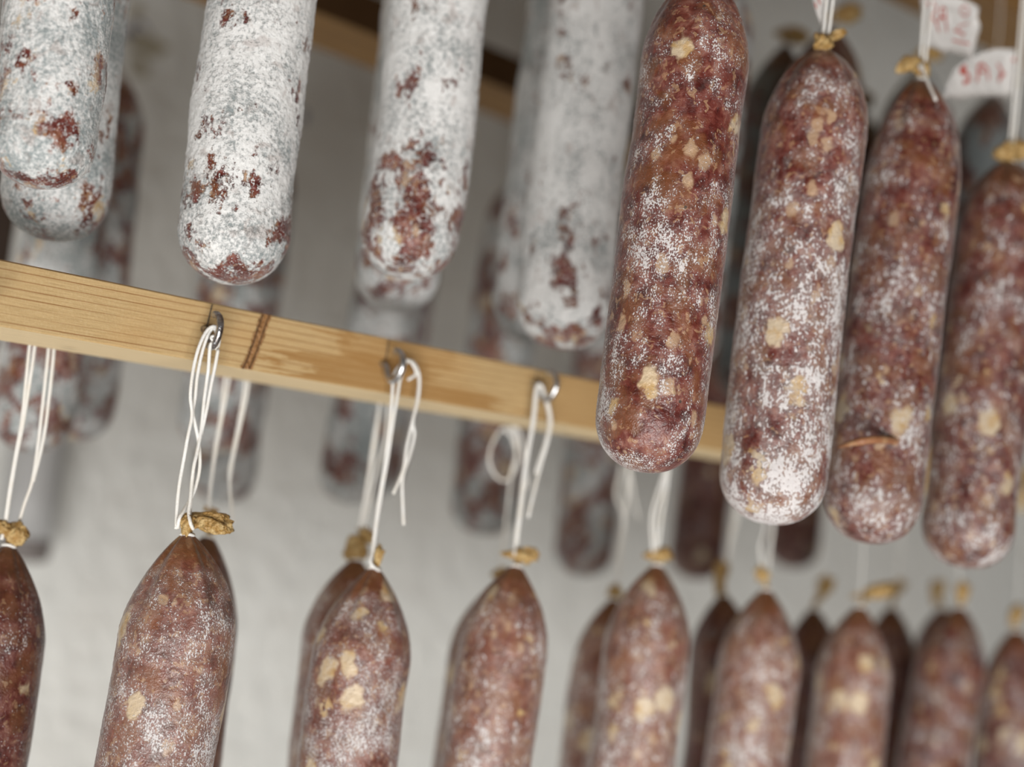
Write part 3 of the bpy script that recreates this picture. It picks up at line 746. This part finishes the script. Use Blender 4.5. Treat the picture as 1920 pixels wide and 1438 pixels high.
fb([(1152, 1124), (1143, 1220), (1132, 1320), (1118, 1438), (1085, 1730)], 142, M['soft'], 'salami with a tiny yellow end half behind the one below the big red salami', [(1150, 1110, 20, 24, 20)],
   [[(1188, 800), (1180, 886), (1173, 965), (1165, 1028), (1159, 1090)], [(1184, 800), (1178, 886), (1170, 965), (1162, 1028), (1157, 1090)], [(1166, 870), (1155, 920), (1158, 940), (1166, 958), (1172, 985)], [(1182, 886), (1187, 925), (1198, 974)]], 'G4', (1185, 800))
fb([(1357, 1116), (1356, 1210), (1350, 1320), (1340, 1438), (1310, 1690)], 124, M['dark'], 'dark salami with a tall yellow end left of the fourth lower one', [(1350, 1086, 52, 20, 82)],
   [[(1392, 830), (1378, 960), (1371, 991), (1366, 1033), (1364, 1066), (1357, 1105)], [(1396, 830), (1384, 960), (1377, 991), (1370, 1033), (1366, 1066)]], 'G5', (1390, 838))
fb([(1525, 1142), (1522, 1220), (1516, 1320), (1508, 1438), (1485, 1660)], 112, M['dark'], 'dark brown salami in shade right of the fourth lower one', [(1543, 1106, 40, 24, 68)],
   [{'w': [PFB.at(*q) for q in ((1560, 868), (1545, 1000), (1530, 1130))], 'r': 0.0005}], 'G6', (1562, 868))
fb([(1672, 1140), (1666, 1220), (1658, 1320), (1650, 1438), (1630, 1640)], 102, M['dark'], 'dark brown salami in shade between the third and second from the right', [(1682, 1106, 30, 18, 55)],
   [{'w': [PFB.at(*q) for q in ((1706, 895), (1690, 1020), (1676, 1130))], 'r': 0.0005}], 'G7', (1706, 893))
fb([(1768, 1142), (1762, 1220), (1756, 1320), (1748, 1438), (1730, 1630)], 94, M['dark'], 'salami behind the second from the right, its yellow end sticking up', [(1755, 1112, 36, 22, 80)],
   [{'w': [PFB.at(*q) for q in ((1800, 912), (1786, 1020), (1772, 1130))], 'r': 0.0005}], 'G8', (1800, 910))

# ------------------------------------------------------------------ paper tags
def paper_tag(name, pts, plane, label, strokes, group='paper tags', bulge=0.0015):
    c = plane.at(*pts[0]); root = empty(name, c); tag(root, label, 'tag', group)
    cx = sum(p[0] for p in pts) / len(pts); cy = sum(p[1] for p in pts) / len(pts)
    rings_ = [1.0, 0.66, 0.33]
    wave = lambda x, y: bulge * noise.noise(Vector((x * 0.02, y * 0.02, 3.3)))
    V = []
    dense = []
    for a, b in zip(pts, pts[1:] + pts[:1]):
        for j in range(4): dense.append((a[0] + (b[0] - a[0]) * j / 4, a[1] + (b[1] - a[1]) * j / 4))
    n = len(dense)
    for th in (0.0, 0.00025):
        for q in rings_:
            for x, y in dense:
                xx, yy = cx + (x - cx) * q, cy + (y - cy) * q
                V.append(plane.at(xx, yy, wave(xx, yy) + th))
        V.append(plane.at(cx, cy, wave(cx, cy) + th))
    F = []; m_ = n * 3 + 1
    for s in (0, 1):
        o = s * m_
        for k in range(2):
            for i in range(n): F.append((o + k * n + i, o + k * n + (i + 1) % n, o + (k + 1) * n + (i + 1) % n, o + (k + 1) * n + i))
        for i in range(n): F.append((o + 2 * n + i, o + 2 * n + (i + 1) % n, o + 3 * n))
    for i in range(n): F.append((i, (i + 1) % n, m_ + (i + 1) % n, m_ + i))
    mesh_obj('paper', V, F, M['paper'], root)
    for st, w in strokes:
        dn = []
        for a, b in zip(st, st[1:]):
            for j in range(4): dn.append((a[0] + (b[0] - a[0]) * j / 4, a[1] + (b[1] - a[1]) * j / 4))
        dn.append(st[-1])
        path = [plane.at(x, y, wave(x, y) - 0.0003) for x, y in dn]
        V, F = [], []
        hw = plane.px(w * 0.62, *st[0])
        for i, p in enumerate(path):
            t = (path[min(i + 1, len(path) - 1)] - path[max(i - 1, 0)]).normalized()
            s_ = t.cross(ND).normalized()
            V += [p - s_ * hw, p + s_ * hw]
        for i in range(len(path) - 1): F.append((2 * i, 2 * i + 1, 2 * i + 3, 2 * i + 2))
        mesh_obj('lettering', V, F, M['ink'], root, smooth=False)
PT = Plane(ND, 0.576)
paper_tag('paper_tag', [(1724, -14), (1760, -12), (1800, -4), (1836, 12), (1833, 35), (1839, 50), (1832, 72), (1822, 114), (1804, 104), (1786, 99), (1770, 100), (1752, 91), (1731, 85)], PT, 'torn white paper tag with red letters RA on the upper string', [
    ([(1740, 8), (1745, 30), (1744, 48)], 3), ([(1736, 6), (1752, 6), (1757, 16), (1750, 26), (1744, 30)], 3), ([(1744, 30), (1756, 42), (1761, 60)], 4),
    ([(1761, 42), (1766, 14), (1772, 16), (1775, 60)], 3.5), ([(1760, 33), (1775, 32)], 3.5),
    ([(1809, 10), (1801, 18), (1802, 26), (1810, 31), (1817, 22), (1815, 14), (1809, 10)], 2.4),
    ([(1816, 44), (1800, 48), (1794, 56)], 2.0), ([(1789, 57), (1800, 60), (1806, 66), (1808, 60)], 3.6),
    ([(1786, 75), (1800, 79), (1818, 82)], 3.0)])
paper_tag('paper_tag', [(1766, 186), (1774, 160), (1790, 128), (1812, 112), (1842, 98), (1868, 91), (1904, 92), (1902, 130), (1896, 184), (1860, 181), (1830, 183), (1800, 187)], PT, 'lower white paper tag with red letters SA at the right edge', [
    ([(1812, 124), (1804, 128), (1804, 136), (1816, 140), (1818, 150), (1806, 156)], 6), ([(1800, 134), (1812, 132)], 9),
    ([(1832, 154), (1834, 124), (1842, 120), (1852, 130), (1854, 150)], 5), ([(1832, 136), (1848, 134)], 4),
    ([(1870, 120), (1876, 128), (1880, 140), (1872, 152)], 5), ([(1874, 140), (1884, 138)], 5), ([(1898, 112), (1904, 112)], 5)])
paper_tag('paper_tag', [(1524, -16), (1550, -16), (1552, 10), (1548, 50), (1540, 50), (1532, 30), (1525, 6)], PT, 'small folded paper tag on the string of the dusted red salami', [
    ([(1528, 4), (1531, 16)], 3), ([(1534, -4), (1538, 8)], 3)])

# ------------------------------------------------------------------ things at the left edge
px0, px1 = PCB.at(-45, 450, 0.09), PCB.at(24, 450, 0.09)
uA, uB = u_of(px0), u_of(px1); nA = (px0 - EYE).dot(ND)
V = [frame_pt(u, n_, z) for u in (uA, uB) for n_ in (nA, nA + 0.03) for z in (0.10, 1.15)]
V2 = []
po = mesh_obj('wooden_post', V, [(0, 1, 3, 2), (4, 6, 7, 5), (0, 4, 5, 1), (2, 3, 7, 6), (0, 2, 6, 4), (1, 5, 7, 3)], M['post'], smooth=False)
bv = po.modifiers.new('bevel', 'BEVEL'); bv.width = 0.003; bv.segments = 2
tag(po, 'almost black wooden post at the left edge above the pine board', 'post')
PW_ = Plane(ND, KW - 0.055)
pc = PW_.at(46, 1012); pr = PW_.px(50, 52, 950)
root = empty('wall_cylinder', pc); tag(root, 'blurred grey wall pipe ending behind the lower left salami', 'cylinder')
path = [Vector((pc.x, pc.y, pc.z + 0.0 + i * 0.05)) for i in range(8)]  # plain grey upright cylinder close to the wall, darker at its lower end
v, f = tube(path, pr, 28); mesh_obj('cylinder', v, f, M['cylinder'], root)
v, f = tube([pc - ZD * 0.022, pc - ZD * 0.018, pc, pc + ZD * 0.004], [pr * 0.8, pr * 0.98, pr * 1.02, pr * 0.99], 28); mesh_obj('cylinder_end', v, f, M['cylinder_cap'], root)
